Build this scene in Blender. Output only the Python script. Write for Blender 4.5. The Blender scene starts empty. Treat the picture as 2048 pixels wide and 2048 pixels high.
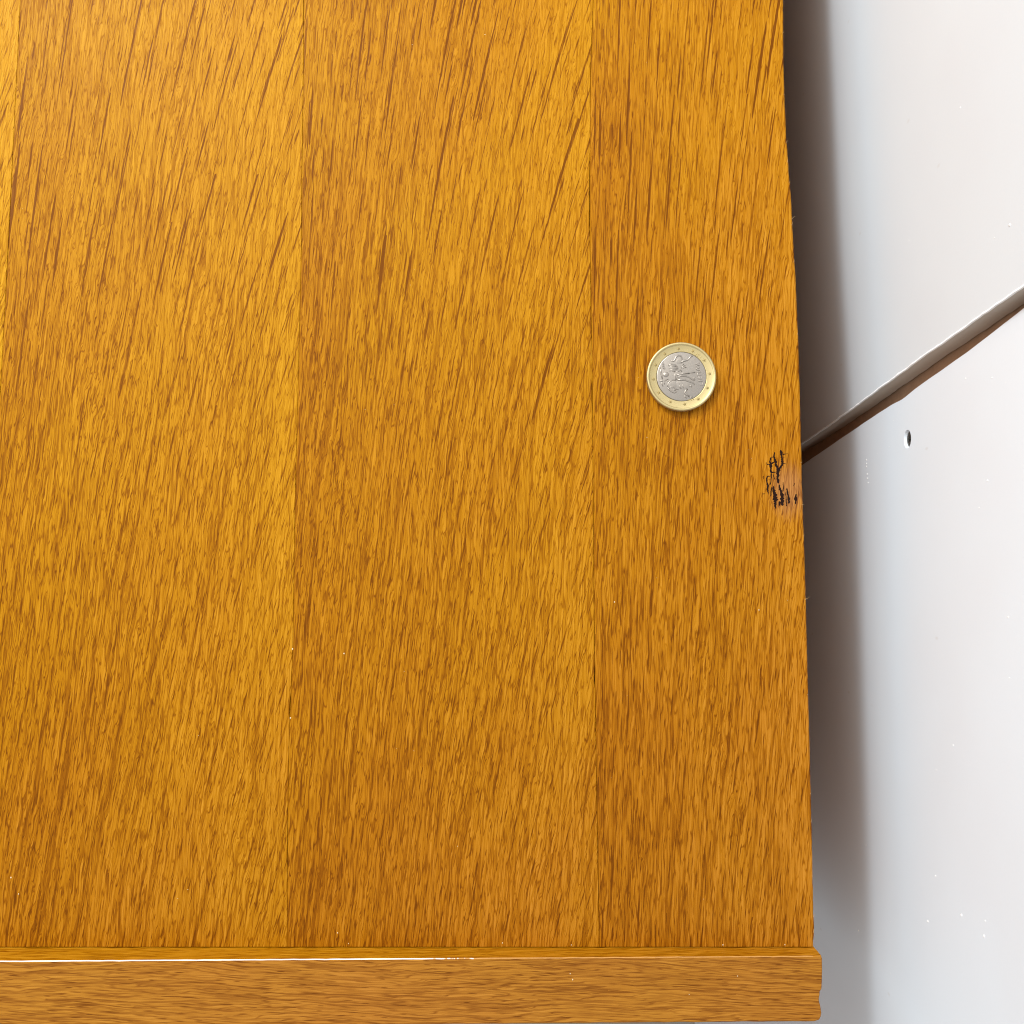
import bpy, bmesh, math, random
from mathutils import Vector, noise as mnoise

random.seed(7)
SC = bpy.context.scene
COL = SC.collection
MM = 0.001

# ------------------------------------------------------------------ camera
TILT = math.radians(4.62)
DIST = 0.341
cam_data = bpy.data.cameras.new("camera")
cam = bpy.data.objects.new("camera", cam_data)
COL.objects.link(cam)
cam.location = (0.0, -math.sin(TILT) * DIST, math.cos(TILT) * DIST)
cam.rotation_euler = (TILT, 0.0, 0.0)
cam_data.sensor_fit = 'HORIZONTAL'
cam_data.sensor_width = 36.0
cam_data.lens = 36.0 * 2051.0 / 2048.0
cam_data.clip_start = 0.01
cam_data.clip_end = 50.0
SC.camera = cam

# ------------------------------------------------------------------ light
world = bpy.data.worlds.new("World")
SC.world = world
world.use_nodes = True
bg = world.node_tree.nodes["Background"]
bg.inputs["Color"].default_value = (0.97, 0.985, 1.0, 1)
bg.inputs["Strength"].default_value = 0.84

def area_light(name, direction, dist, sx, sy, power, color):
    d = Vector(direction).normalized()
    ld = bpy.data.lights.new(name, 'AREA')
    ld.shape = 'RECTANGLE'
    ld.size, ld.size_y = sx, sy
    ld.energy = power
    ld.color = color
    o = bpy.data.objects.new(name, ld)
    COL.objects.link(o)
    o.location = d * dist
    o.rotation_euler = d.to_track_quat('Z', 'Y').to_euler()
    return o

# daylight from a window up and to the left, and an added soft lamp standing in for its ceiling bounce
area_light("window_light", (-0.44, 0.68, 0.59), 1.4, 0.16, 0.22, 12.8, (0.88, 0.97, 1.04))
area_light("bounce_fill", (-0.44, 0.54, 0.72), 1.0, 0.72, 0.72, 10.0, (1.0, 0.95, 0.88))

SC.view_settings.view_transform = 'Standard'
SC.view_settings.look = 'None'
SC.view_settings.exposure = 0.0
SC.view_settings.gamma = 1.0
SC.render.engine = 'CYCLES'
SC.cycles.use_denoising = True
SC.cycles.denoiser = 'OPENIMAGEDENOISE'
SC.cycles.denoising_input_passes = 'RGB_ALBEDO_NORMAL'
SC.cycles.max_bounces = 6
SC.cycles.pixel_filter_type = 'BLACKMAN_HARRIS'
SC.cycles.filter_width = 1.1

# ------------------------------------------------------------------ helpers
def tag(o, label=None, cat=None, group=None, kind=None):
    if label: o["label"] = label
    if cat: o["category"] = cat
    if group: o["group"] = group
    if kind: o["kind"] = kind
    return o

def empty(name, loc=(0, 0, 0)):
    o = bpy.data.objects.new(name, None)
    o.location = loc
    o.empty_display_size = 0.02
    COL.objects.link(o)
    return o

def mesh_obj(name, verts, faces, mat, parent=None, smooth=False, scale=MM):
    me = bpy.data.meshes.new(name)
    me.from_pydata([(v[0] * scale, v[1] * scale, v[2] * scale) for v in verts], [], faces)
    bm = bmesh.new(); bm.from_mesh(me)
    bmesh.ops.recalc_face_normals(bm, faces=bm.faces)
    bm.to_mesh(me); bm.free()
    if smooth:
        for p in me.polygons: p.use_smooth = True
    me.update()
    o = bpy.data.objects.new(name, me)
    COL.objects.link(o)
    if mat: me.materials.append(mat)
    if parent:
        o.parent = parent
        o.matrix_parent_inverse = parent.matrix_world.inverted() if False else o.matrix_parent_inverse
    return o

class NT:
    """small helper that writes shader node graphs"""
    def __init__(self, name):
        self.mat = bpy.data.materials.new(name)
        self.mat.use_nodes = True
        self.nt = self.mat.node_tree
        self.nt.nodes.clear()
        self.out = self.n('ShaderNodeOutputMaterial')
        self.bsdf = self.n('ShaderNodeBsdfPrincipled')
        self.link(self.bsdf.outputs[0], self.out.inputs[0])
    def n(self, t): return self.nt.nodes.new(t)
    def link(self, a, b): self.nt.links.new(a, b)
    def put(self, v, sock):
        if isinstance(v, (int, float, tuple, list)): sock.default_value = v
        else: self.link(v, sock)
    def m(self, op, a, b=0.0, c=0.0, clamp=False):
        nd = self.n('ShaderNodeMath'); nd.operation = op; nd.use_clamp = clamp
        self.put(a, nd.inputs[0]); self.put(b, nd.inputs[1]); self.put(c, nd.inputs[2])
        return nd.outputs[0]
    def sstep(self, v, lo, hi, a=0.0, b=1.0):
        nd = self.n('ShaderNodeMapRange'); nd.interpolation_type = 'SMOOTHSTEP'
        self.put(v, nd.inputs[0]); self.put(lo, nd.inputs[1]); self.put(hi, nd.inputs[2])
        nd.inputs[3].default_value = a; nd.inputs[4].default_value = b
        return nd.outputs[0]
    def xyz(self, x, y, z=0.0):
        nd = self.n('ShaderNodeCombineXYZ')
        self.put(x, nd.inputs[0]); self.put(y, nd.inputs[1]); self.put(z, nd.inputs[2])
        return nd.outputs[0]
    def sep(self, v):
        nd = self.n('ShaderNodeSeparateXYZ'); self.link(v, nd.inputs[0]); return nd.outputs
    def noise(self, vec, scale=1.0, detail=2.0, rough=0.5, dist=0.0, dim='3D'):
        nd = self.n('ShaderNodeTexNoise'); nd.noise_dimensions = dim
        self.link(vec, nd.inputs['Vector'])
        nd.inputs['Scale'].default_value = scale
        nd.inputs['Detail'].default_value = detail
        nd.inputs['Roughness'].default_value = rough
        nd.inputs['Distortion'].default_value = dist
        return nd.outputs[0]
    def vor(self, vec, feature='F1', scale=1.0, rnd=1.0):
        nd = self.n('ShaderNodeTexVoronoi'); nd.voronoi_dimensions = '2D'
        nd.feature = feature
        self.link(vec, nd.inputs['Vector'])
        nd.inputs['Scale'].default_value = scale
        nd.inputs['Randomness'].default_value = rnd
        return nd
    def mix(self, f, a, b, mode='MIX'):
        nd = self.n('ShaderNodeMix'); nd.data_type = 'RGBA'; nd.blend_type = mode
        self.put(f, nd.inputs[0])
        self.put(a if not isinstance(a, tuple) else (*a, 1)[:4], nd.inputs[6])
        self.put(b if not isinstance(b, tuple) else (*b, 1)[:4], nd.inputs[7])
        return nd.outputs[2]
    def ramp(self, f, stops):
        nd = self.n('ShaderNodeValToRGB'); cr = nd.color_ramp
        while len(cr.elements) > 1: cr.elements.remove(cr.elements[-1])
        cr.elements[0].position = stops[0][0]; cr.elements[0].color = (*stops[0][1], 1)
        for p, c in stops[1:]:
            e = cr.elements.new(p); e.color = (*c, 1)
        self.link(f, nd.inputs[0]); return nd.outputs[0]
    def bump(self, h, strength, dist):
        nd = self.n('ShaderNodeBump')
        nd.inputs['Strength'].default_value = strength
        nd.inputs['Distance'].default_value = dist
        self.link(h, nd.inputs['Height'])
        self.link(nd.outputs[0], self.bsdf.inputs['Normal'])
        return nd
    def obj_mm(self):
        tc = self.n('ShaderNodeTexCoord')
        vm = self.n('ShaderNodeVectorMath'); vm.operation = 'SCALE'
        self.link(tc.outputs['Object'], vm.inputs[0]); vm.inputs['Scale'].default_value = 1000.0
        return vm.outputs[0]

# ------------------------------------------------------------------ materials
def oak(name, x_left, width, s_left, s_right, seed, warm=0.0, bold=1.0, along='y', tone=0.0,
        stain=None, fleck_mid=80.0, contrast=1.0, dull=0.0):
    """varnished oak: braided fibres, slanting ray flecks, open pores.
    s_left / s_right: lean of the ray flecks (degrees) at the two edges of the leaf."""
    g = NT(name)
    P = g.obj_mm()
    s = g.sep(P)
    if along == 'y': X, Y, Z = s[0], s[1], s[2]
    else:            X, Y, Z = s[1], s[0], s[2]
    X = g.m('ADD', X, g.m('MULTIPLY', Z, 0.8))          # the side faces keep grain too
    sd = seed * 37.3
    def pv(fx, fy, o=0.0, xx=None, k=0.0):
        # k slants the noise lattice so that its rows do not show across the grain
        yy = g.m('ADD', Y, g.m('MULTIPLY', X, k)) if k else Y
        return g.xyz(g.m('MULTIPLY', xx if xx is not None else X, fx), g.m('ADD', g.m('MULTIPLY', yy, fy), sd + o))
    tl, tr = math.tan(math.radians(s_left)), math.tan(math.radians(s_right))
    tm = 0.5 * (tl + tr)
    # slow wandering of the grain
    low = g.noise(pv(0.035, 0.010, 0.0, None, 1.7), 1.0, 2.0, dim='2D')
    wob = g.noise(pv(0.45, 0.11, 5.0, None, 2.3), 1.0, 1.0, dim='2D')
    Xw = g.m('ADD', X, g.m('MULTIPLY', g.m('SUBTRACT', low, 0.5), 7.0))
    Xs = g.m('SUBTRACT', Xw, g.m('MULTIPLY', Y, tm * 0.55))
    Xb = g.m('ADD', Xs, g.m('MULTIPLY', g.m('SUBTRACT', wob, 0.5), 0.9))
    # braided fibre bundles
    n1 = g.noise(pv(1.05, 0.050, 31.0, Xb, 5.3), 1.0, 1.0, 0.5, dim='2D')
    n2 = g.noise(pv(0.62, 0.026, 47.0, Xb, -6.1), 1.0, 1.0, 0.5, dim='2D')
    rg = lambda n, w: g.sstep(g.m('ABSOLUTE', g.m('SUBTRACT', n, 0.5)), 0.0, w)
    edge = g.m('MULTIPLY', rg(n1, 0.070), g.m('ADD', 0.35, g.m('MULTIPLY', rg(n2, 0.06), 0.65)))
    cellc = n1
    n3 = g.noise(pv(1.5, 0.060, 61.0, Xb, 6.7), 1.0, 0.0, 0.5, dim='2D')
    line2 = rg(n3, 0.055)
    fine = g.noise(pv(2.2, 0.080, 9.0, Xb, -6.3), 1.0, 2.0, 0.6, dim='2D')
    mid = g.noise(pv(0.55, 0.028, 13.0, Xb, 5.7), 1.0, 2.0, 0.55, dim='2D')
    # ray flecks: one spindle for each cell, leaning more towards the right edge of the leaf
    def flecks(cw, cl, hw, hl, off, keep):
        Xf = g.m('SUBTRACT', X, g.m('MULTIPLY', Y, tm))
        vec = g.xyz(g.m('ADD', g.m('MULTIPLY', Xf, 1.0 / cw), sd + off), g.m('ADD', g.m('MULTIPLY', Y, 1.0 / cl), off * 1.7))
        vo = g.vor(vec, 'F1', 1.0, 0.95)
        pos = g.sep(vo.outputs['Position']); cc = g.sep(vo.outputs['Color'])
        ve = g.sep(vec)
        lx = g.m('MULTIPLY', g.m('SUBTRACT', ve[0], pos[0]), cw)
        ly = g.m('MULTIPLY', g.m('SUBTRACT', ve[1], pos[1]), cl)
        u = g.m('DIVIDE', g.m('SUBTRACT', X, x_left), width, clamp=True)
        res = g.m('ADD', g.m('MULTIPLY', u, tr - tl), tl - tm)
        lx = g.m('SUBTRACT', lx, g.m('MULTIPLY', ly, res))
        lx = g.m('ADD', lx, g.m('MULTIPLY', g.m('SUBTRACT', wob, 0.5), 0.28))
        L = g.m('MULTIPLY', g.m('ADD', g.m('MULTIPLY', cc[1], 0.9), 0.35), hl)
        W = g.m('MULTIPLY', g.m('ADD', g.m('MULTIPLY', cc[2], 0.8), 0.4), hw)
        q = g.m('DIVIDE', ly, L)
        e = g.m('ADD', g.m('DIVIDE', g.m('ABSOLUTE', lx), W), g.m('MULTIPLY', q, q))
        mask = g.sstep(e, 0.82, 1.08, 1.0, 0.0)
        k = g.sstep(cc[0], 1.0 - keep, 1.0 - keep + 0.25, 0.0, 1.0)
        return g.m('MULTIPLY', mask, g.m('MULTIPLY', k, g.m('ADD', 0.55, g.m('MULTIPLY', cc[2], 0.45))))
    # the boldest flecks gather towards one end of the leaf
    zone = g.sstep(g.m('ADD', Y, g.m('MULTIPLY', low, 60.0)), fleck_mid - 70.0, fleck_mid + 60.0, 0.35, 1.0)
    f1 = g.m('MULTIPLY', flecks(8.0, 46.0, 0.42, 27.0, 3.1, 0.98), zone)
    f2 = g.m('MULTIPLY', flecks(5.2, 28.0, 0.30, 15.0, 11.7, 0.95), zone)
    f3 = g.m('MULTIPLY', flecks(3.2, 15.0, 0.24, 6.0, 23.9, 0.8), 0.70)
    fl = g.m('MAXIMUM', g.m('MAXIMUM', f1, f2), f3)
    # open pores: short fine ticks
    pore = flecks(1.5, 6.5, 0.13, 2.7, 41.3, 0.8)
    u0 = g.m('DIVIDE', g.m('SUBTRACT', X, x_left), width, clamp=True)
    # ---- tone
    t = g.m('ADD', 0.655 + tone, g.m('MULTIPLY', g.m('SUBTRACT', cellc, 0.5), 0.18 * contrast))
    t = g.m('ADD', t, g.m('MULTIPLY', g.m('SUBTRACT', fine, 0.5), 0.60 * contrast))
    t = g.m('ADD', t, g.m('MULTIPLY', g.m('SUBTRACT', mid, 0.5), 0.14 * contrast))
    t = g.m('ADD', t, g.m('MULTIPLY', g.m('SUBTRACT', low, 0.5), 0.13))
    sheen_fade = g.sstep(Y, 10.0, 170.0, 1.08, 0.70) if along == 'y' else 1.0     # line contrast fades towards the far end, sheen painted into the colour
    t = g.m('SUBTRACT', t, g.m('MULTIPLY', g.m('MULTIPLY', g.m('SUBTRACT', 1.0, edge), sheen_fade), 0.40 * contrast))
    t = g.m('SUBTRACT', t, g.m('MULTIPLY', g.m('SUBTRACT', 1.0, line2), 0.22 * contrast))
    t = g.m('SUBTRACT', t, g.m('MULTIPLY', fl, 0.70 * bold))
    t = g.m('SUBTRACT', t, g.m('MULTIPLY', g.m('MULTIPLY', pore, sheen_fade), 0.48 * contrast))
    if along == 'y':     # each leaf runs from darker heartwood at its left edge to paler wood at its right
        t = g.m('ADD', t, g.m('MULTIPLY', g.m('SUBTRACT', u0, 0.5), 0.15))
    gold = g.ramp(t, [(0.0, (0.145, 0.043, 0.0003)), (0.30, (0.25, 0.090, 0.0005)),
                      (0.60, (0.38, 0.168, 0.0015)), (1.0, (0.52, 0.260, 0.010))])
    tan = g.ramp(t, [(0.0, (0.125, 0.034, 0.0005)), (0.30, (0.22, 0.067, 0.001)),
                     (0.60, (0.335, 0.119, 0.003)), (1.0, (0.49, 0.203, 0.022))])
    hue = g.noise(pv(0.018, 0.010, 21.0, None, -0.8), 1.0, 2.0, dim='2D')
    tan_y = g.sstep(g.m('ADD', Y, g.m('MULTIPLY', hue, 120.0)), -110.0, 190.0, 0.50, -0.10) if along == 'y' else 0.0  # more tan mixed in towards the bottom of the boards
    hm = g.m('ADD', g.sstep(hue, 0.25, 0.75, 0.12, 0.55), g.m('ADD', tan_y, warm), clamp=True)
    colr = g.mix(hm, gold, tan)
    if stain:
        sx, sy, rx, ry = stain
        q = g.m('SQRT', g.m('ADD', g.m('POWER', g.m('ABSOLUTE', g.m('DIVIDE', g.m('SUBTRACT', X, sx), rx)), 2.0),
                            g.m('POWER', g.m('ABSOLUTE', g.m('DIVIDE', g.m('SUBTRACT', Y, sy), ry)), 2.0)))
        q = g.m('ADD', q, g.m('MULTIPLY', g.m('SUBTRACT', fine, 0.5), 0.8))
        colr = g.mix(g.sstep(q, 0.30, 1.1, 0.50, 0.0), colr, g.mix(t, (0.17, 0.065, 0.025), (0.42, 0.20, 0.085)))
    if dull:
        colr = g.mix(dull, colr, g.mix(t, (0.13, 0.045, 0.010), (0.48, 0.22, 0.075)))
    g.link(colr, g.bsdf.inputs['Base Color'])
    h = g.m('ADD', g.m('MULTIPLY', edge, 0.45), g.m('MULTIPLY', fine, 0.45))
    h = g.m('SUBTRACT', h, g.m('MULTIPLY', fl, 0.5))
    h = g.m('SUBTRACT', h, g.m('MULTIPLY', pore, 0.6))
    g.bump(h, 0.45, 0.00008)
    rough = g.m('ADD', 0.42, g.m('MULTIPLY', g.m('SUBTRACT', 1.0, edge), 0.10))
    g.link(rough, g.bsdf.inputs['Roughness'])
    g.bsdf.inputs['Specular IOR Level'].default_value = 0.06
    return g.mat

def plain(name, color, rough=0.6, metal=0.0, bump=None, vary=0.0, freq=0.4):
    g = NT(name)
    P = g.obj_mm()
    n = g.noise(P, freq, 3.0)
    if vary:
        c2 = tuple(max(0.0, c * (1 - vary)) for c in color)
        g.link(g.mix(n, color, c2), g.bsdf.inputs['Base Color'])
    else:
        g.bsdf.inputs['Base Color'].default_value = (*color, 1)
    g.bsdf.inputs['Roughness'].default_value = rough
    g.bsdf.inputs['Metallic'].default_value = metal
    if bump:
        bn = g.noise(P, bump[0], 2.0)
        g.bump(bn, bump[1], bump[2])
    return g.mat

def painted_board(name, seed, ca, cb):
    g = NT(name)
    P = g.obj_mm()
    s = g.sep(P)
    v = g.xyz(g.m('MULTIPLY', s[1], 1.0), g.m('MULTIPLY', s[2], 1.0), seed)
    blot = g.noise(v, 0.02, 3.0)
    fine = g.noise(v, 0.9, 3.0, 0.6)
    c = g.mix(g.sstep(blot, 0.3, 0.7), ca, cb)
    # a few faint scuffs
    vo = g.vor(g.xyz(g.m('MULTIPLY', s[1], 0.05), g.m('MULTIPLY', s[2], 0.022), seed), 'F1')
    scuff = g.m('MULTIPLY', g.sstep(vo.outputs['Distance'], 0.010, 0.035, 1.0, 0.0), g.sstep(g.sep(vo.outputs['Color'])[0], 0.6, 0.8))
    c = g.mix(g.m('MULTIPLY', scuff, 0.35), c, (0.50, 0.48, 0.46))
    g.link(c, g.bsdf.inputs['Base Color'])
    g.bsdf.inputs['Roughness'].default_value = 0.5
    g.bump(g.m('ADD', g.m('MULTIPLY', fine, 0.4), g.m('MULTIPLY', blot, 2.0)), 0.25, 0.0002)
    return g.mat

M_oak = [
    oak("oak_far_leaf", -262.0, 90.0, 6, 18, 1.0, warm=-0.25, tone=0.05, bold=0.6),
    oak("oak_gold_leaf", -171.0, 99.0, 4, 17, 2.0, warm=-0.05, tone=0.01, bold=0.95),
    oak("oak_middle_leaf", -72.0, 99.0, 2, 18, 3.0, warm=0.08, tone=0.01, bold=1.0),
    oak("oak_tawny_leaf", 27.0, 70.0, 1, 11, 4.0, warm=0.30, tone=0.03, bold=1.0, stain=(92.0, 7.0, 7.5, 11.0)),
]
M_strip = oak("oak_edge_strip", -170.0, 40.0, -3, -5, 5.0, warm=0.45, tone=-0.03, bold=0.25, along='x', contrast=0.9, fleck_mid=500, dull=0.28)
M_strip_lit = oak("oak_strip_lit", -170.0, 40.0, -3, -5, 6.0, warm=0.25, tone=0.08, bold=0.2, along="x", fleck_mid=500)  # brighter copy of the strip oak, window light painted into its tone
M_core = plain("raw_core_wood", (0.20, 0.09, 0.03), 0.8, vary=0.4)
M_side = plain("cabinet_side_wood", (0.58, 0.225, 0.045), 0.5, vary=0.35, freq=0.05)
M_ink = plain("dark_stain", (0.022, 0.011, 0.009), 0.9, vary=0.35, freq=3.0)
M_ink.node_tree.nodes["Principled BSDF"].inputs["Specular IOR Level"].default_value = 0.0
M_dust = plain("pale_dust", (0.66, 0.52, 0.33), 0.8)
M_fibre = plain("torn_fibre", (0.62, 0.40, 0.18), 0.7)
M_batten = plain("brown_batten", (0.50, 0.31, 0.19), 0.75, vary=0.35, freq=0.3, bump=(0.6, 0.3, 0.0003))
M_cut = plain("board_core", (0.52, 0.45, 0.38), 0.85, vary=0.15, freq=1.5, bump=(2.5, 0.3, 0.0002))
M_floor = plain("grey_floor_paint", (0.40, 0.385, 0.36), 0.7, vary=0.15, freq=0.02)
M_white_up = painted_board("white_paint_upper", 1.3, (0.60, 0.635, 0.665), (0.59, 0.62, 0.65))
M_white_lo = painted_board("white_paint_lower", 7.7, (0.655, 0.70, 0.745), (0.645, 0.68, 0.72))
M_lip = plain("torn_paint_edge", (0.90, 0.90, 0.89), 0.6)
M_speck = plain("paint_speck", (0.84, 0.84, 0.82), 0.4)
M_gold = plain("brass_ring", (0.535, 0.435, 0.22), 0.52, 1.0, bump=(4.0, 0.06, 0.0001), vary=0.10, freq=0.5)
M_silver = plain("nickel_core", (0.385, 0.345, 0.30), 0.42, 1.0, bump=(4.0, 0.05, 0.0001), vary=0.08, freq=0.5)
M_screw = plain("zinc_screw", (0.16, 0.155, 0.14), 0.42, 1.0)
M_screw_dark = plain("screw_recess", (0.05, 0.05, 0.05), 0.6)

# ------------------------------------------------------------------ setting
floor = mesh_obj("floor", [(-900, -900, -402), (900, -900, -402), (900, 900, -402), (-900, 900, -402)],
                 [(0, 1, 2, 3)], M_floor)
tag(floor, kind="structure")

# ------------------------------------------------------------------ the oak panel
def jit(y, seed, amp, f=0.35):
    return amp * (mnoise.noise(Vector((y * f, seed * 9.1, 0.3))) + 0.5 * mnoise.noise(Vector((y * f * 3.1, seed * 5.3, 4.0))))

def interp(pts, y):
    """pts: (x, y) with y falling"""
    if y >= pts[0][1]: return pts[0][0]
    for (x0, y0), (x1, y1) in zip(pts, pts[1:]):
        if y1 <= y <= y0: return x0 + (x1 - x0) * (y0 - y) / (y0 - y1)
    return pts[-1][0]

Y_TOP, Y_BOT = 420.0, -140.3
seam0 = [(-169.5, 420), (-170.4, 178), (-171.0, 98), (-171.8, 38), (-172.4, -60), (-173.0, -141)]
seam1 = [(-72.1, 420), (-72.07, 178), (-71.83, 142), (-71.76, 107), (-71.5, 89), (-71.74, 55), (-72.2, 4), (-72.1, -44), (-72.8, -71.5), (-72.8, -102), (-72.3, -141)]
seam2 = [(28.3, 420), (28.2, 178), (27.0, 151), (26.7, 124), (26.5, 93), (26.9, 55), (27.05, 21), (27.1, -29), (27.25, -55), (27.6, -94), (28.1, -141)]
edge_r = [(94.1, 420), (94.07, 178), (93.77, 163.5), (93.71, 152.8), (93.82, 142), (94.07, 129.6), (94.66, 117.3), (95.28, 106.7), (95.65, 92.7),
          (96.19, 78.8), (96.67, 54.7), (96.76, 29.2), (96.77, 7.4), (96.96, -6), (97.11, -21), (97.18, -54), (97.27, -78), (97.36, -102),
          (97.28, -125.6), (97.38, -135), (97.05, -138.5), (97.0, -141)]
left = [(-262.0, 420), (-262.0, -141)]

def board(i, lpts, rpts, parent, lgap, rgap, outer=False):
    ys = []
    y = Y_TOP
    while y > Y_BOT:
        ys.append(y); y -= 1.3 if y < 182 else 8.0
    ys.append(Y_BOT)
    L = [(interp(lpts, y) + lgap(y), y) for y in ys]
    R = [(interp(rpts, y) - rgap(y), y) for y in ys]
    n = len(ys)
    def ring(inset_l, inset_r, iy, z):
        out = []
        for k, (x, y) in enumerate(L):
            yy = min(max(y, Y_BOT + iy), Y_TOP - iy); out.append((x + inset_l, yy, z))
        for k, (x, y) in reversed(list(enumerate(R))):
            yy = min(max(y, Y_BOT + iy), Y_TOP - iy); out.append((x - inset_r, yy, z))
        return out
    v = ring(0.10, 0.45 if outer else 0.10, 0.08, 0.0) + ring(0.0, 0.0, 0.0, -0.12 if not outer else -0.30) + ring(0.0, 0.0, 0.0, -2.6)
    m = 2 * n
    f = [(k, n + n - 1 - k, n + n - 2 - k, k + 1) for k in range(n - 1)]
    for r in (0, 1):
        for k in range(m):
            k2 = (k + 1) % m
            f.append((r * m + k, r * m + k2, (r + 1) * m + k2, (r + 1) * m + k))
    o = mesh_obj("board", v, f, M_oak[i], parent)
    return o

panel = empty("oak_panel", (0, 0, 0))
tag(panel, "honey-coloured oak board panel with a raised strip along its bottom edge, under the coin", "wooden panel")

def slit(y, spans, base, seed):
    g = base + 0.03 * (1 + mnoise.noise(Vector((y * 0.5, seed, 0))))
    for a, b, w in spans:
        if a <= y <= b:
            u = (y - a) / (b - a)
            g += w * math.sin(math.pi * u) ** 0.6 * (0.75 + 0.35 * mnoise.noise(Vector((y * 0.9, seed * 3, 1))))
    return g
s0 = [(60, 130, 0.10)]
s1 = [(168, 190, 0.16), (120, 140, 0.05), (-48, -38, 0.06), (-68, -60, 0.30), (-120, -100, 0.10)]
s2 = [(136, 150, 0.10), (110, 124, 0.09), (92, 117, 0.22), (60, 74, 0.12), (34, 45, 0.20), (-46, -36, 0.12), (-58, -51, 0.32), (-120, -62, 0.04)]
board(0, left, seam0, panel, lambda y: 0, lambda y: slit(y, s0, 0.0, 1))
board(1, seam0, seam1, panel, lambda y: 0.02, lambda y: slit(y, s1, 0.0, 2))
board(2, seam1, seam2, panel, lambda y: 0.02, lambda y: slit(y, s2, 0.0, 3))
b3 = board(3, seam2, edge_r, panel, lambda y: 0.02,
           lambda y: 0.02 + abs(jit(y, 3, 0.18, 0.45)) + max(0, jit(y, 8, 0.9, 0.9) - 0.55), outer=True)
b3["label"] = "rightmost board with a worn outer edge and a dark crackled stain"

# body below the boards
def box(name, x0, x1, y0, y1, z0, z1, mat, parent=None):
    v = [(x0, y0, z0), (x1, y0, z0), (x1, y1, z0), (x0, y1, z0), (x0, y0, z1), (x1, y0, z1), (x1, y1, z1), (x0, y1, z1)]
    f = [(0, 1, 2, 3), (4, 5, 6, 7), (0, 1, 5, 4), (1, 2, 6, 5), (2, 3, 7, 6), (3, 0, 4, 7)]
    return mesh_obj(name, v, f, mat, parent)
box("substrate", -261, 92.5, -139.8, 419, -18, -2.62, M_core, panel)
box("carcass", -258, 91.5, -159.0, 416, -400, -18.1, M_side, panel)

# raised strip along the bottom edge
END = [(97.12, -140.40), (97.39, -141.32), (97.37, -144.83), (97.24, -147.75), (97.07, -150.47), (96.44, -151.44), (96.43, -152.21),
       (96.09, -153.77), (96.17, -154.54), (96.54, -155.7), (96.79, -157.83), (96.56, -158.99), (96.04, -159.9)]
def strip_h(x):
    return 7.6 + 4.6 * max(0.0, (97 - x) / 262.0) ** 1.0 + 0.10 * mnoise.noise(Vector((x * 0.12, 2.2, 0)))
def build_strip():
    bm = bmesh.new()
    xs = [-262 + k * 2.0 for k in range(0, 178)] + [94.5]
    top_u = [(x, -140.42 - 0.10 * (1 + mnoise.noise(Vector((x * 0.3, 7, 0))))) for x in xs]
    bot = [(x, -160.35 + 0.12 * mnoise.noise(Vector((x * 0.2, 9, 0)))) for x in reversed(xs)]
    e = 0.24
    outline = top_u + END + bot
    n = len(outline)
    def lower_z(): return -2.6
    cx, cy = -80, -150
    rings = []
    for kind in range(3):
        ring = []
        for (x, y) in outline:
            h = strip_h(x)
            if kind == 0:
                xx = x - (0.22 if x > 94.6 else 0); yy = y
                if y > -141.4: yy = y - e
                if y < -159.5: yy = y + 0.35
                ring.append(bm.verts.new((xx * MM, yy * MM, h * MM)))
            elif kind == 1:
                ring.append(bm.verts.new((x * MM, y * MM, (h - e) * MM)))
            else:
                ring.append(bm.verts.new((x * MM, y * MM, -2.6 * MM)))
        rings.append(ring)
    for a, b in ((0, 1), (1, 2)):
        for k in range(n):
            k2 = (k + 1) % n
            p1, p2 = outline[k], outline[k2]
            if a == 0 and p1[1] > -141.4 and p2[1] > -141.4 and p2[0] < 95: continue   # worn arris is its own piece
            fc = bm.faces.new((rings[a][k], rings[a][k2], rings[b][k2], rings[b][k]))
            if a == 1 and p1[1] > -141.4 and p2[1] > -141.4 and p2[0] < 97.2: fc.material_index = 1
    bm.faces.new(rings[0])
    bmesh.ops.triangulate(bm, faces=[f for f in bm.faces if len(f.verts) > 4])
    bmesh.ops.recalc_face_normals(bm, faces=bm.faces)
    me = bpy.data.meshes.new("edge_strip"); bm.to_mesh(me); bm.free()
    me.materials.append(M_strip); me.materials.append(M_strip_lit)
    o = bpy.data.objects.new("edge_strip", me); COL.objects.link(o); o.parent = panel
    o["label"] = "raised edge strip with horizontal grain and a chipped right end"
    # worn arris: pale where the finish is rubbed off
    v, f = [], []
    for k, (x, y) in enumerate(top_u):
        h = strip_h(x)
        v += [(x, y, h - e), (x, y - e, h)]
        if k: f.append((2 * k - 2, 2 * k, 2 * k + 1, 2 * k - 1))
    # white where the finish is gone (left), bare oak further right
    g = NT("worn_arris")
    P = g.obj_mm(); s = g.sep(P)
    br = g.noise(g.xyz(g.m('MULTIPLY', s[0], 0.35), 0.0, 3.0), 1.0, 3.0, 0.7)
    edge_pos = g.m('ADD', s[0], g.m('MULTIPLY', g.m('SUBTRACT', br, 0.5), 70.0))
    w = g.sstep(edge_pos, -22.0, -16.0, 1.0, 0.0)
    g.link(g.mix(w, g.mix(br, (0.28, 0.11, 0.012), (0.60, 0.30, 0.07)), (0.80, 0.77, 0.71)), g.bsdf.inputs['Base Color'])
    g.bsdf.inputs['Roughness'].default_value = 0.6
    o2 = mesh_obj("worn_arris", v, f, g.mat, o)
    o2["label"] = "rubbed edge of the strip, white on the left"
    return o
strip = build_strip()

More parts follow.
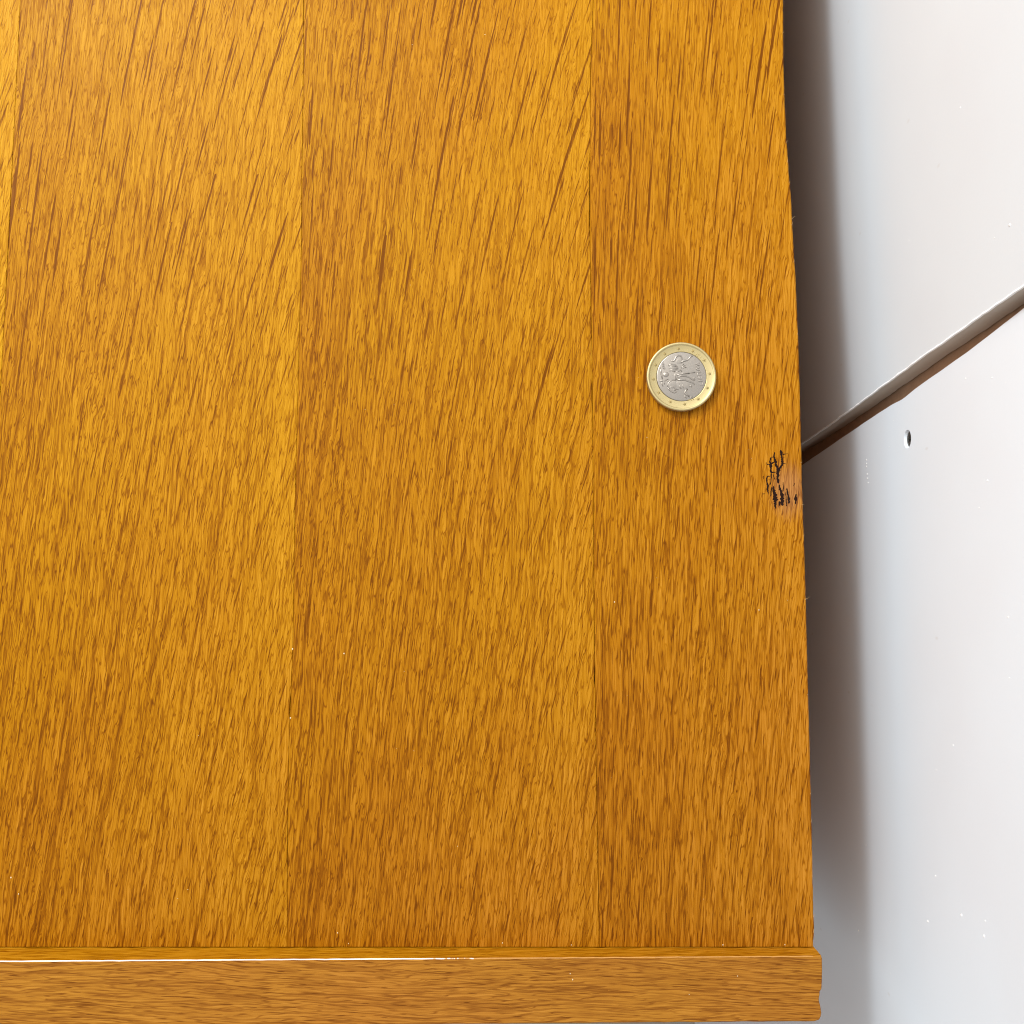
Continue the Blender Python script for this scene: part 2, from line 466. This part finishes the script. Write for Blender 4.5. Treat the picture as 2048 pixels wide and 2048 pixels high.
# dark crackled stain at the right edge
INK = [[(87.68, 20.14, 0.26), (87.56, 18.75, 0.43), (87.87, 17.18, 0.52), (88.19, 15.61, 0.6), (88.76, 14.05, 0.78), (88.64, 12.48, 0.6), (88.61, 10.92, 0.52), (88.75, 9.53, 0.43)], [(89.85, 20.84, 0.43), (90.0, 19.44, 0.6), (90.22, 17.7, 0.48), (90.27, 16.13, 0.48), (89.55, 14.92, 0.6), (88.84, 13.87, 0.69)], [(90.34, 19.27, 0.21), (92.25, 19.62, 0.1)], [(90.48, 18.05, 0.17), (91.01, 18.4, 0.14)], [(90.27, 16.31, 0.24), (91.65, 16.05, 0.14)], [(86.52, 18.4, 0.28), (87.38, 18.4, 0.31), (87.66, 19.44, 0.26)], [(86.52, 18.4, 0.24), (86.14, 17.0, 0.35), (86.37, 15.26, 0.6), (86.33, 13.53, 0.43), (86.58, 13.18, 0.28), (87.97, 13.35, 0.31)], [(86.29, 15.96, 0.21), (85.08, 15.96, 0.17), (84.93, 16.66, 0.14)], [(86.47, 16.22, 0.35), (87.52, 16.66, 0.31), (87.87, 17.18, 0.26)], [(86.42, 13.53, 0.31), (86.47, 11.79, 0.24), (86.35, 10.05, 0.21), (85.89, 9.01, 0.28)], [(86.04, 11.96, 0.24), (85.44, 12.05, 0.31), (84.9, 11.27, 0.31), (84.96, 9.88, 0.31), (85.28, 8.67, 0.43), (85.09, 7.45, 0.35), (85.37, 5.89, 0.14)], [(85.41, 10.75, 0.17), (85.93, 10.83, 0.14)], [(87.01, 8.84, 0.17), (87.16, 7.45, 0.52), (87.46, 5.72, 1.04), (87.78, 4.16, 1.04), (87.57, 2.43, 0.52), (87.71, 1.05, 0.26)], [(89.09, 9.19, 0.21), (89.31, 7.63, 0.52), (89.72, 6.41, 0.86), (89.86, 4.85, 1.04), (89.83, 3.47, 0.78), (90.06, 2.09, 0.43)], [(90.31, 10.05, 0.17), (90.45, 8.32, 0.21), (90.24, 6.76, 0.31)], [(91.56, 7.97, 0.26), (91.79, 6.41, 0.52), (92.09, 4.51, 0.52), (92.14, 2.78, 0.35)], [(94.62, 6.07, 0.26), (94.41, 4.34, 0.6), (94.37, 2.61, 0.31)], [(91.1, 6.59, 0.17), (91.23, 4.34, 0.21), (91.26, 1.91, 0.24)], [(88.97, 3.64, 0.35), (88.94, 2.09, 0.52)], [(86.48, 8.32, 0.21), (86.28, 6.59, 0.28), (86.07, 5.2, 0.17)], [(87.09, 12.66, 0.17), (87.33, 11.62, 0.24), (87.74, 10.75, 0.14)], [(83.44, 11.62, 0.14), (83.97, 11.88, 0.14), (83.86, 11.01, 0.1)], [(83.33, 6.07, 0.14), (84.37, 6.07, 0.17)], [(93.73, 8.67, 0.17), (94.27, 9.71, 0.14)]]
def resample(pts, step):
    out = []
    for a, b in zip(pts, pts[1:]):
        L = math.dist(a[:2], b[:2]); k = max(1, int(L / step))
        for i in range(k):
            u = i / k; out.append(tuple(a[j] + (b[j] - a[j]) * u for j in range(len(a))))
    out.append(pts[-1]); return out
def ribbons(lines, z, wob):
    v, f = [], []
    for li, ln in enumerate(lines):
        pts = resample(ln, 0.3); base = len(v); zz = z + 0.0015 * li
        for k, (x, y, w) in enumerate(pts):
            a = pts[max(0, k - 1)]; b = pts[min(len(pts) - 1, k + 1)]
            d = Vector((b[0] - a[0], b[1] - a[1], 0)).normalized(); nrm = Vector((-d.y, d.x, 0))
            wl = 0.5 * w * (1 + wob * random.uniform(-1, 1)); wr = 0.5 * w * (1 + wob * random.uniform(-1, 1))
            if k in (0, len(pts) - 1): wl *= 0.35; wr *= 0.35
            v += [(x + nrm.x * wl, y + nrm.y * wl, zz), (x - nrm.x * wr, y - nrm.y * wr, zz)]
            if k: f.append((base + 2 * k - 2, base + 2 * k, base + 2 * k + 1, base + 2 * k - 1))
    return v, f
v, f = ribbons([[(x, y, w * 1.4) for x, y, w in l] for l in INK], 0.02, 0.5)
st = mesh_obj("stain", v, f, M_ink, b3)
st["label"] = "dark branching crackled stain near the outer edge"

# torn fibres standing off the right edge
def tubes(lines, sides=5, flat=1.0):
    """lines of (x, y, z, radius)"""
    v, f = [], []
    for ln in lines:
        base = len(v); n = len(ln)
        for k, p in enumerate(ln):
            a = Vector(ln[max(0, k - 1)][:3]); b = Vector(ln[min(n - 1, k + 1)][:3])
            d = (b - a).normalized()
            u = d.cross(Vector((0, 0, 1)))
            u = u.normalized() if u.length > 1e-6 else Vector((1, 0, 0))
            w = u.cross(d).normalized()
            for s in range(sides):
                t = 2 * math.pi * s / sides
                q = Vector(p[:3]) + p[3] * (math.cos(t) * u + flat * math.sin(t) * w)
                v.append(tuple(q))
        for k in range(n - 1):
            for s in range(sides):
                s2 = (s + 1) % sides
                f.append((base + k * sides + s, base + k * sides + s2, base + (k + 1) * sides + s2, base + (k + 1) * sides + s))
        f.append(tuple(base + s for s in range(sides))); f.append(tuple(base + (n - 1) * sides + s for s in range(sides)))
    return v, f
fib = []
for (y, ang, L) in [(166, 20, 1.0), (144, -35, 0.9), (127, 40, 1.6), (113, -20, 1.1), (100, 35, 2.2), (98, 60, 1.2), (72, -30, 0.8), (16.5, 10, 0.7), (2.5, -15, 1.2), (-8, 30, 0.8),
                    (-29, 25, 2.6), (-60, -60, 0.9), (-92, 50, 0.8), (-118, -40, 0.9), (-131, 60, 1.3), (-136, 80, 1.6), (60, 70, 0.7), (-101, 70, 1.0), (85, 75, 1.0), (120, 80, 1.4)]:
    x = interp(edge_r, y) - 0.35; a = math.radians(ang); L *= 0.65
    fib.append([(x + L * u * math.cos(a), y + L * u * math.sin(a) + 0.25 * u * u, -0.1 + 0.3 * math.sin(u * 2.5), 0.055 * (1 - 0.6 * u)) for u in (0, 0.35, 0.7, 1.0)])
v, f = tubes(fib)
o = mesh_obj("torn_fibres", v, f, M_fibre, b3); o["kind"] = "stuff"

# ------------------------------------------------------------------ white boards on the right
def white_board(name, corners_fn, mat, thick, hole=None):
    """front face at x = X(y); outline in (y, z); thick towards +x"""
    outline, X = corners_fn
    bm = bmesh.new()
    rim = [bm.verts.new((X(y) * MM, y * MM, z * MM)) for (y, z) in outline]
    edges = [bm.edges.new((rim[k], rim[(k + 1) % len(rim)])) for k in range(len(rim))]
    hv = []
    if hole:
        hy, hz, hr = hole
        hv = [bm.verts.new((X(hy) * MM, (hy + hr * math.cos(t)) * MM, (hz + hr * math.sin(t)) * MM)) for t in [2 * math.pi * k / 28 for k in range(28)]]
        edges += [bm.edges.new((hv[k], hv[(k + 1) % 28])) for k in range(28)]
    bmesh.ops.triangle_fill(bm, use_beauty=True, edges=edges)
    back = [bm.verts.new(((X(y) + thick) * MM, y * MM, z * MM)) for (y, z) in outline]
    n = len(rim)
    side = []
    for k in range(n):
        side.append(bm.faces.new((rim[k], rim[(k + 1) % n], back[(k + 1) % n], back[k])))
    if hole:
        inner = [bm.verts.new(((X(hy) + 0.95) * MM, (hy + hr * 0.88 * math.cos(t)) * MM, (hz + hr * 0.88 * math.sin(t)) * MM)) for t in [2 * math.pi * k / 28 for k in range(28)]]
        for k in range(28):
            bm.faces.new((hv[k], hv[(k + 1) % 28], inner[(k + 1) % 28], inner[k]))
    for fc in side: fc.material_index = 1
    bmesh.ops.recalc_face_normals(bm, faces=bm.faces)
    me = bpy.data.meshes.new(name); bm.to_mesh(me); bm.free()
    me.materials.append(mat); me.materials.append(M_cut)
    o = bpy.data.objects.new(name, me); COL.objects.link(o)
    return o

Xup = lambda y: 124.2 - (y - 40.0) * 0.030
Xlo = lambda y: 127.0
# joint lines: y of each arris against height z
up_line = [(-400, 27.5), (-84, 37.4), (-40, 39.6), (35, 44.2), (95, 47.0), (500, 66.0)]
lo_line = [(-400, 8.0), (-106, 29.2), (-26, 34.4), (17.6, 37.0), (59, 40.1), (90, 43.4), (500, 70.0)]
def lerp_line(ln, z):
    for (z0, a), (z1, b) in zip(ln, ln[1:]):
        if z0 <= z <= z1: return a + (b - a) * (z - z0) / (z1 - z0)
    return ln[-1][1]
zs = [-400, -300, -200] + [-150 + 2.5 * k for k in range(105)] + [150, 250, 400, 500]
up_out = [(lerp_line(up_line, z) + (0.28 * mnoise.noise(Vector((z * 0.11, 1.7, 0))) + 0.16 * mnoise.noise(Vector((z * 0.5, 3.1, 0))) if -160 < z < 140 else 0), z) for z in zs] + [(430, 500), (430, -400)]
lo_out = [(lerp_line(lo_line, z) + (0.10 * mnoise.noise(Vector((z * 0.10, 11.7, 0))) - 0.6 * math.exp(-((z - 10) / 7.0) ** 2) if -160 < z < 140 else 0), z) for z in zs] + [(-430, 500), (-430, -400)]

ub = white_board("wall_board", (up_out, Xup), M_white_up, 6.5)
tag(ub, "upper white painted board right of the panel, above the slanting joint", "wall board", "white wall boards")
lb = white_board("wall_board", (lo_out, Xlo), M_white_lo, 4.0, hole=(22.4, 13.5, 3.0))
tag(lb, "lower white painted board right of the panel, with a sunk screw", "wall board", "white wall boards")

# bright torn paint along the upper board's arris
v, f = [], []
zz = [z for z in zs if -150 <= z <= 130]
for k, z in enumerate(zz):
    y = [p for p in up_out if p[1] == z][0][0]
    w = 0.55 + 0.30 * mnoise.noise(Vector((z * 0.3, 5, 0)))
    x = Xup(y)
    hh = 0.34 + 0.16 * mnoise.noise(Vector((z * 0.45, 8, 0)))
    v += [(x + 0.02, y + w, z), (x - hh, y + 0.12, z), (x - hh * 0.9, y - 0.10, z), (x + 0.35, y - 0.08, z)]
    if k:
        a = 4 * k
        f += [(a - 4, a, a + 1, a - 3), (a - 3, a + 1, a + 2, a - 2), (a - 2, a + 2, a + 3, a - 1)]
o = mesh_obj("paint_lip", v, f, M_lip, ub)

# batten behind the joint
bt = box("batten", 131.4, 160.0, -60, 130, -399, 499, M_batten)
tag(bt, "brown wooden batten seen through the joint between the white boards", "batten")

# screw sunk in the lower board
def ngon_ring(cx, cy, cz, r, n, ph=0.0):
    return [(cx, cy + r * math.cos(2 * math.pi * k / n + ph), cz + r * math.sin(2 * math.pi * k / n + ph)) for k in range(n)]
sy, sz, sx = 22.4, 13.5, 127.0
v = ngon_ring(sx + 1.0, sy, sz, 2.66, 24) + ngon_ring(sx + 0.72, sy, sz, 2.35, 24) + ngon_ring(sx + 0.62, sy, sz, 1.6, 24)
f = [(r * 24 + k, r * 24 + (k + 1) % 24, (r + 1) * 24 + (k + 1) % 24, (r + 1) * 24 + k) for r in (0, 1) for k in range(24)]
v2 = []
for k in range(16):   # cross recess outline
    pass
cross = []
for q in range(4):
    a = q * math.pi / 2 + 0.5
    for (r, da) in ((0.45, -math.pi / 4), (1.25, -0.22), (1.25, 0.22)):
        cross.append((r * math.cos(a + da), r * math.sin(a + da)))
bi = len(v)
v += [(sx + 0.62, sy + a, sz + b) for a, b in cross] + [(sx + 2.0, sy + a * 0.6, sz + b * 0.6) for a, b in cross]
nc = len(cross)
f += [(bi + k, bi + (k + 1) % nc, bi + nc + (k + 1) % nc, bi + nc + k) for k in range(nc)] + [tuple(bi + nc + k for k in range(nc))]
bm = bmesh.new()
vs = [bm.verts.new(p) for p in v]
for fc in f: bm.faces.new([vs[i] for i in fc])
bm.edges.ensure_lookup_table()
def edge_between(a, b):
    return bm.edges.get((a, b)) or bm.edges.new((a, b))
es = [edge_between(vs[48 + k], vs[48 + (k + 1) % 24]) for k in range(24)] + [edge_between(vs[bi + k], vs[bi + (k + 1) % nc]) for k in range(nc)]
bmesh.ops.triangle_fill(bm, use_beauty=True, edges=es)
bmesh.ops.recalc_face_normals(bm, faces=bm.faces)
bmesh.ops.scale(bm, vec=(MM, MM, MM), verts=bm.verts)
me = bpy.data.meshes.new("screw"); bm.to_mesh(me); bm.free(); me.materials.append(M_screw)
scr = bpy.data.objects.new("screw", me); COL.objects.link(scr); scr.parent = lb
scr["label"] = "grey cross-head screw sunk in its hole"

# specks and drips in the paint
SPECKS = [(32.92, 56.66, 0.6), (29.76, 72.32, 0.6), (22.13, -2.53, 0.5), (21.52, -14.0, 0.4), (2.92, 67.56, 0.8), (27.02, 79.59, 0.3), (30.25, 2.23, 0.4), (2.29, -18.37, 0.4), (-28.37, -24.75, 0.5), (-49.62, -27.13, 0.55), (-3.86, 62.07, 0.5), (-33.14, 76.11, 0.6), (-70.6, 40.27, 0.6), (1.86, -71.62, 0.5), (-48.6, 75.55, 0.5), (-105.14, -32.09, 0.6), (-116.97, -36.27, 0.7), (-150.14, -46.94, 0.8), (-111.44, 24.69, 0.7), (-126.83, 17.66, 0.8), (-117.68, 41.89, 1.1), (-118.94, 55.76, 1.0), (-154.02, -15.49, 0.5), (-114.66, 56.77, 0.6), (-136.8, -14.36, 0.4), (-91.44, 7.7, 0.4), (-79.66, 27.77, 0.5)]
def blob(v, f, c, r, axis='x', sides=7):
    """small irregular dome; axis x: bulges to -x, axis z: bulges to +z"""
    base = len(v)
    rings = ((1.0, 0.0), (0.75, 0.35), (0.35, 0.55))
    el = random.uniform(1.0, 1.6)
    for (q, h) in rings:
        for s in range(sides):
            t = 2 * math.pi * s / sides
            k = random.uniform(0.8, 1.2)
            a, b = r * q * k * math.cos(t), r * q * k * el * math.sin(t)
            if axis == 'x': v.append((c[0] - h * r + 0.04, c[1] + a, c[2] + b))
            else: v.append((c[0] + a, c[1] + b, c[2] + h * r - 0.02))
    for i in (0, 1):
        for s in range(sides):
            s2 = (s + 1) % sides
            f.append((base + i * sides + s, base + i * sides + s2, base + (i + 1) * sides + s2, base + (i + 1) * sides + s))
    f.append(tuple(base + 2 * sides + s for s in range(sides)))
v, f = [], []
for (y, z, s) in SPECKS:
    blob(v, f, (127.0, y, z), s * 0.45)
for (y, z) in [(20.68, -24.78), (19.4, -24.9), (18.37, -24.97), (15.5, -24.5), (14.0, -24.2), (12.4, -23.8)]:
    blob(v, f, (127.0, y, z), 0.36)
o = mesh_obj("paint_specks", v, f, M_speck, lb, smooth=True); o["kind"] = "stuff"
v, f = [], []
for (y, z, s) in [(64, 92, 0.7), (105, 70, 0.5), (82, 30, 0.4), (63.5, 84, 0.35), (140, 40, 0.4), (120, 10, 0.35)]:
    blob(v, f, (Xup(y), y, z), s * 0.55)
o = mesh_obj("paint_specks", v, f, M_speck, ub, smooth=True); o["kind"] = "stuff"

# crumbs of dust lying on the wood
v, f = [], []
for (x, y) in [(-9.33, 165.52), (-161.93, -118.52), (-159.3, -123.71), (-52.58, -139.22), (-3.06, -139.06), (19.13, -139.7), (-56.16, -135.94), (-72.21, -45.22), (-72.48, -67.62), (81.5, -32.44), (33.84, -29.81), (-55.25, -46.68), (67.85, -139.68), (87.78, -139.6)]:
    blob(v, f, (x, y, 0.0), random.uniform(0.14, 0.24), 'z')
for (x, y) in [(18.17, -145.4), (18.95, -147.22), (70.64, -146.46), (55.37, -151.91)]:
    blob(v, f, (x, y, strip_h(x)), random.uniform(0.13, 0.2), 'z')
for k in range(24):
    blob(v, f, (random.uniform(-170, 92), random.uniform(-136, 175), 0.0), random.uniform(0.06, 0.13), 'z', 5)
o = mesh_obj("dust_specks", v, f, M_dust)
tag(o, "pale crumbs of dust scattered over the oak boards", "dust", kind="stuff")

# ------------------------------------------------------------------ coin
CX, CY, R = 56.64, 45.26, 11.625
coin = empty("coin", (CX * MM, CY * MM, 0))
tag(coin, "two-tone coin, gold ring round a silver centre with a rider, lying on the oak", "coin")
K = R / 680.0
def cp(px, py): return ((px - 899) * K, (897 - py) * K)    # place on the coin face
def lathe(profile, n=96):
    v, f = [], []
    for (r, z) in profile:
        for k in range(n):
            t = 2 * math.pi * k / n; v.append((r * math.cos(t), r * math.sin(t), z))
    for i in range(len(profile) - 1):
        for k in range(n):
            k2 = (k + 1) % n; f.append((i * n + k, i * n + k2, (i + 1) * n + k2, (i + 1) * n + k))
    return v, f
v, f = lathe([(8.34, 0.10), (10.9, 0.02), (11.2, 0.0), (11.5, 0.10), (11.625, 0.30), (11.625, 2.02), (11.52, 2.22), (11.30, 2.33), (11.02, 2.33),
              (10.80, 2.24), (10.66, 2.06), (10.50, 2.00), (8.60, 2.00), (8.42, 1.98), (8.36, 1.90), (8.34, 0.10)])
ring = mesh_obj("ring", v, f, M_gold, coin, smooth=True)
v, f = lathe([(8.28, 0.10), (8.30, 1.92), (8.22, 2.04), (8.05, 2.07), (0.001, 2.07)])
core = mesh_obj("centre", v, f, M_silver, coin, smooth=True)
# stars
sv, sf = [], []
for k in range(10):
    r = 0.78 if k % 2 == 0 else 0.32
    t = math.pi / 2 + k * math.pi / 5
    sv.append((r * math.cos(t), r * math.sin(t), 0.0))
sv.append((0, 0, 0.30))
sf = [(k, (k + 1) % 10, 10) for k in range(10)]
star0 = None
for k in range(12):
    a = math.radians(95.6 + 30 * k); rr = 9.42
    if star0 is None:
        star0 = mesh_obj("star", sv, sf, M_gold, ring); s = star0
    else:
        s = star0.copy(); COL.objects.link(s); s.parent = ring
    s.location = (rr * math.cos(a) * MM, rr * math.sin(a) * MM, 1.995 * MM)
    s.rotation_euler = (0, 0, math.radians(90))
# small marks struck beside two of the stars
v, f = tubes([[(*cp(a, b), 2.05, 0.10) for a, b in ln] for ln in
              [[(1165, 480), (1210, 440)], [(1210, 500), (1235, 455), (1262, 470)], [(1265, 530), (1290, 500)], [(1010, 1365), (1070, 1350), (1095, 1375)], [(1110, 1345), (1135, 1350)]]], 6)
mesh_obj("mint_mark", v, f, M_gold, ring)

# relief of the rider (its own top to the left), struck in the centre
def rl(*pts):
    return [(*cp(a, b), 2.06, w * K * 0.5) for a, b, w in pts]
lines = [
    rl((690, 580, 16), (715, 598, 24), (750, 592, 28), (775, 560, 30), (790, 515, 30), (840, 476, 34), (890, 488, 30), (912, 530, 24), (916, 570, 14)),
    rl((890, 625, 30), (930, 592, 40), (985, 578, 36), (1035, 562, 30), (1065, 525, 26), (1090, 495, 40), (1120, 492, 20)),
    rl((880, 690, 16), (945, 650, 20)), rl((885, 715, 16), (975, 682, 20)), rl((892, 742, 16), (995, 712, 18)),
    rl((640, 672, 20), (700, 655, 28), (780, 668, 28), (825, 715, 22), (828, 760, 14)),
    rl((650, 700, 16), (800, 700, 18)), rl((650, 730, 16), (815, 732, 18)), rl((655, 762, 16), (810, 766, 18)), rl((665, 792, 14), (780, 798, 16)),
    rl((770, 805, 20), (830, 795, 34), (880, 765, 26), (905, 800, 20)),
    rl((860, 842, 20), (960, 830, 26), (1080, 822, 24), (1165, 818, 20)),
    rl((800, 870, 30), (860, 860, 30), (940, 850, 20), (1060, 842, 12)),
    rl((810, 905, 26), (900, 885, 34), (990, 890, 32), (1060, 920, 26), (1110, 958, 28), (1160, 970, 22)),
    rl((1125, 905, 14), (1150, 930, 22), (1165, 905, 12)),
    rl((820, 960, 40), (880, 965, 44), (960, 965, 32), (1050, 1000, 26), (1135, 1030, 24), (1150, 1070, 14)),
    rl((765, 810, 14), (775, 880, 20), (795, 960, 20)),
    rl((480, 720, 22), (495, 800, 34), (510, 880, 32), (525, 950, 22)),
    rl((470, 992, 24), (520, 985, 26), (575, 980, 24), (640, 948, 16)),
    rl((485, 1000, 18), (520, 1050, 26), (535, 1095, 14)), rl((540, 990, 16), (570, 1050, 20)), rl((610, 965, 14), (640, 1000, 16)),
    rl((625, 1110, 26), (630, 1050, 22), (660, 1000, 24), (720, 968, 24), (795, 968, 18)),
    rl((850, 1035, 14), (852, 1100, 22), (890, 1140, 18)), rl((905, 1030, 12), (915, 1090, 20), (935, 1130, 14)),
    rl((620, 1110, 30), (650, 1155, 26), (700, 1195, 28), (760, 1220, 26), (800, 1200, 16)),
    rl((655, 1135, 14), (700, 1095, 22), (750, 1110, 24), (785, 1145, 28), (835, 1160, 16)),
    rl((720, 1170, 16), (780, 1170, 18)),
    rl((1010, 1140, 30), (970, 1185, 36), (955, 1225, 30), (985, 1255, 30), (1045, 1290, 32)),
    rl((945, 1270, 18), (965, 1300, 24), (990, 1330, 18)), rl((1050, 1315, 18), (1090, 1305, 30), (1110, 1300, 14)),
    rl((1050, 1080, 26), (1090, 1095, 34), (1100, 1105, 14)),
    rl((520, 615, 12), (555, 605, 14)),
]
v, f = tubes(lines, 8, 0.95)
def dome(cx, cy, rx, ry, h, rot=0.0):
    base = len(v); n = 20
    X0, Y0 = cp(cx, cy)
    for q, hh in ((1.0, 0.0), (0.85, 0.5), (0.6, 0.85), (0.3, 1.0)):
        for k in range(n):
            t = 2 * math.pi * k / n
            a, b = rx * K * q * math.cos(t), ry * K * q * math.sin(t)
            v.append((X0 + a * math.cos(rot) - b * math.sin(rot), Y0 + a * math.sin(rot) + b * math.cos(rot), 2.055 + h * hh))
    for i in range(3):
        for k in range(n):
            k2 = (k + 1) % n; f.append((base + i * n + k, base + i * n + k2, base + (i + 1) * n + k2, base + (i + 1) * n + k))
    f.append(tuple(base + 3 * n + k for k in range(n)))
dome(595, 860, 58, 54, 0.30)
dome(745, 730, 105, 85, 0.07)
dome(860, 600, 70, 60, 0.06)
dome(820, 880, 70, 80, 0.08)
dome(920, 1060, 150, 95, 0.09, -0.2)
dome(720, 1060, 100, 80, 0.08, 0.3)
rider = mesh_obj("rider_relief", v, f, M_silver, core, smooth=True)
rider["label"] = "raised rider on a horse"

def letter(ch, px, py, size, rot, parent):
    cu = bpy.data.curves.new("letter", 'FONT')
    cu.body = ch; cu.size = size * MM; cu.align_x = 'CENTER'; cu.align_y = 'CENTER'
    cu.extrude = 0.09 * MM; cu.bevel_depth = 0.05 * MM; cu.offset = 0.02 * MM
    tmp = bpy.data.objects.new("letter_curve", cu); COL.objects.link(tmp)
    dg = bpy.context.evaluated_depsgraph_get()
    me = bpy.data.meshes.new_from_object(tmp.evaluated_get(dg))
    bpy.data.objects.remove(tmp); bpy.data.curves.remove(cu)
    me.materials.clear(); me.materials.append(M_silver)
    o = bpy.data.objects.new("letter", me); COL.objects.link(o); o.parent = parent
    x, y = cp(px, py)
    o.location = (x * MM, y * MM, 2.16 * MM)
    o.rotation_euler = (0, 0, math.radians(rot))
    return o
for ch, px, py, rot in [("L", 1285, 1045, 84), ("I", 1275, 988, 84), ("E", 1262, 925, 85), ("T", 1250, 860, 86), ("U", 1238, 790, 88), ("V", 1226, 720, 90), ("A", 1222, 650, 92)]:
    letter(ch, px, py, 1.75, rot, core)
for ch, px, py, rot in [("2", 556, 732, 70), ("0", 545, 700, 68), ("1", 540, 672, 66), ("5", 540, 645, 64)]:
    letter(ch, px, py, 1.0, rot, core)
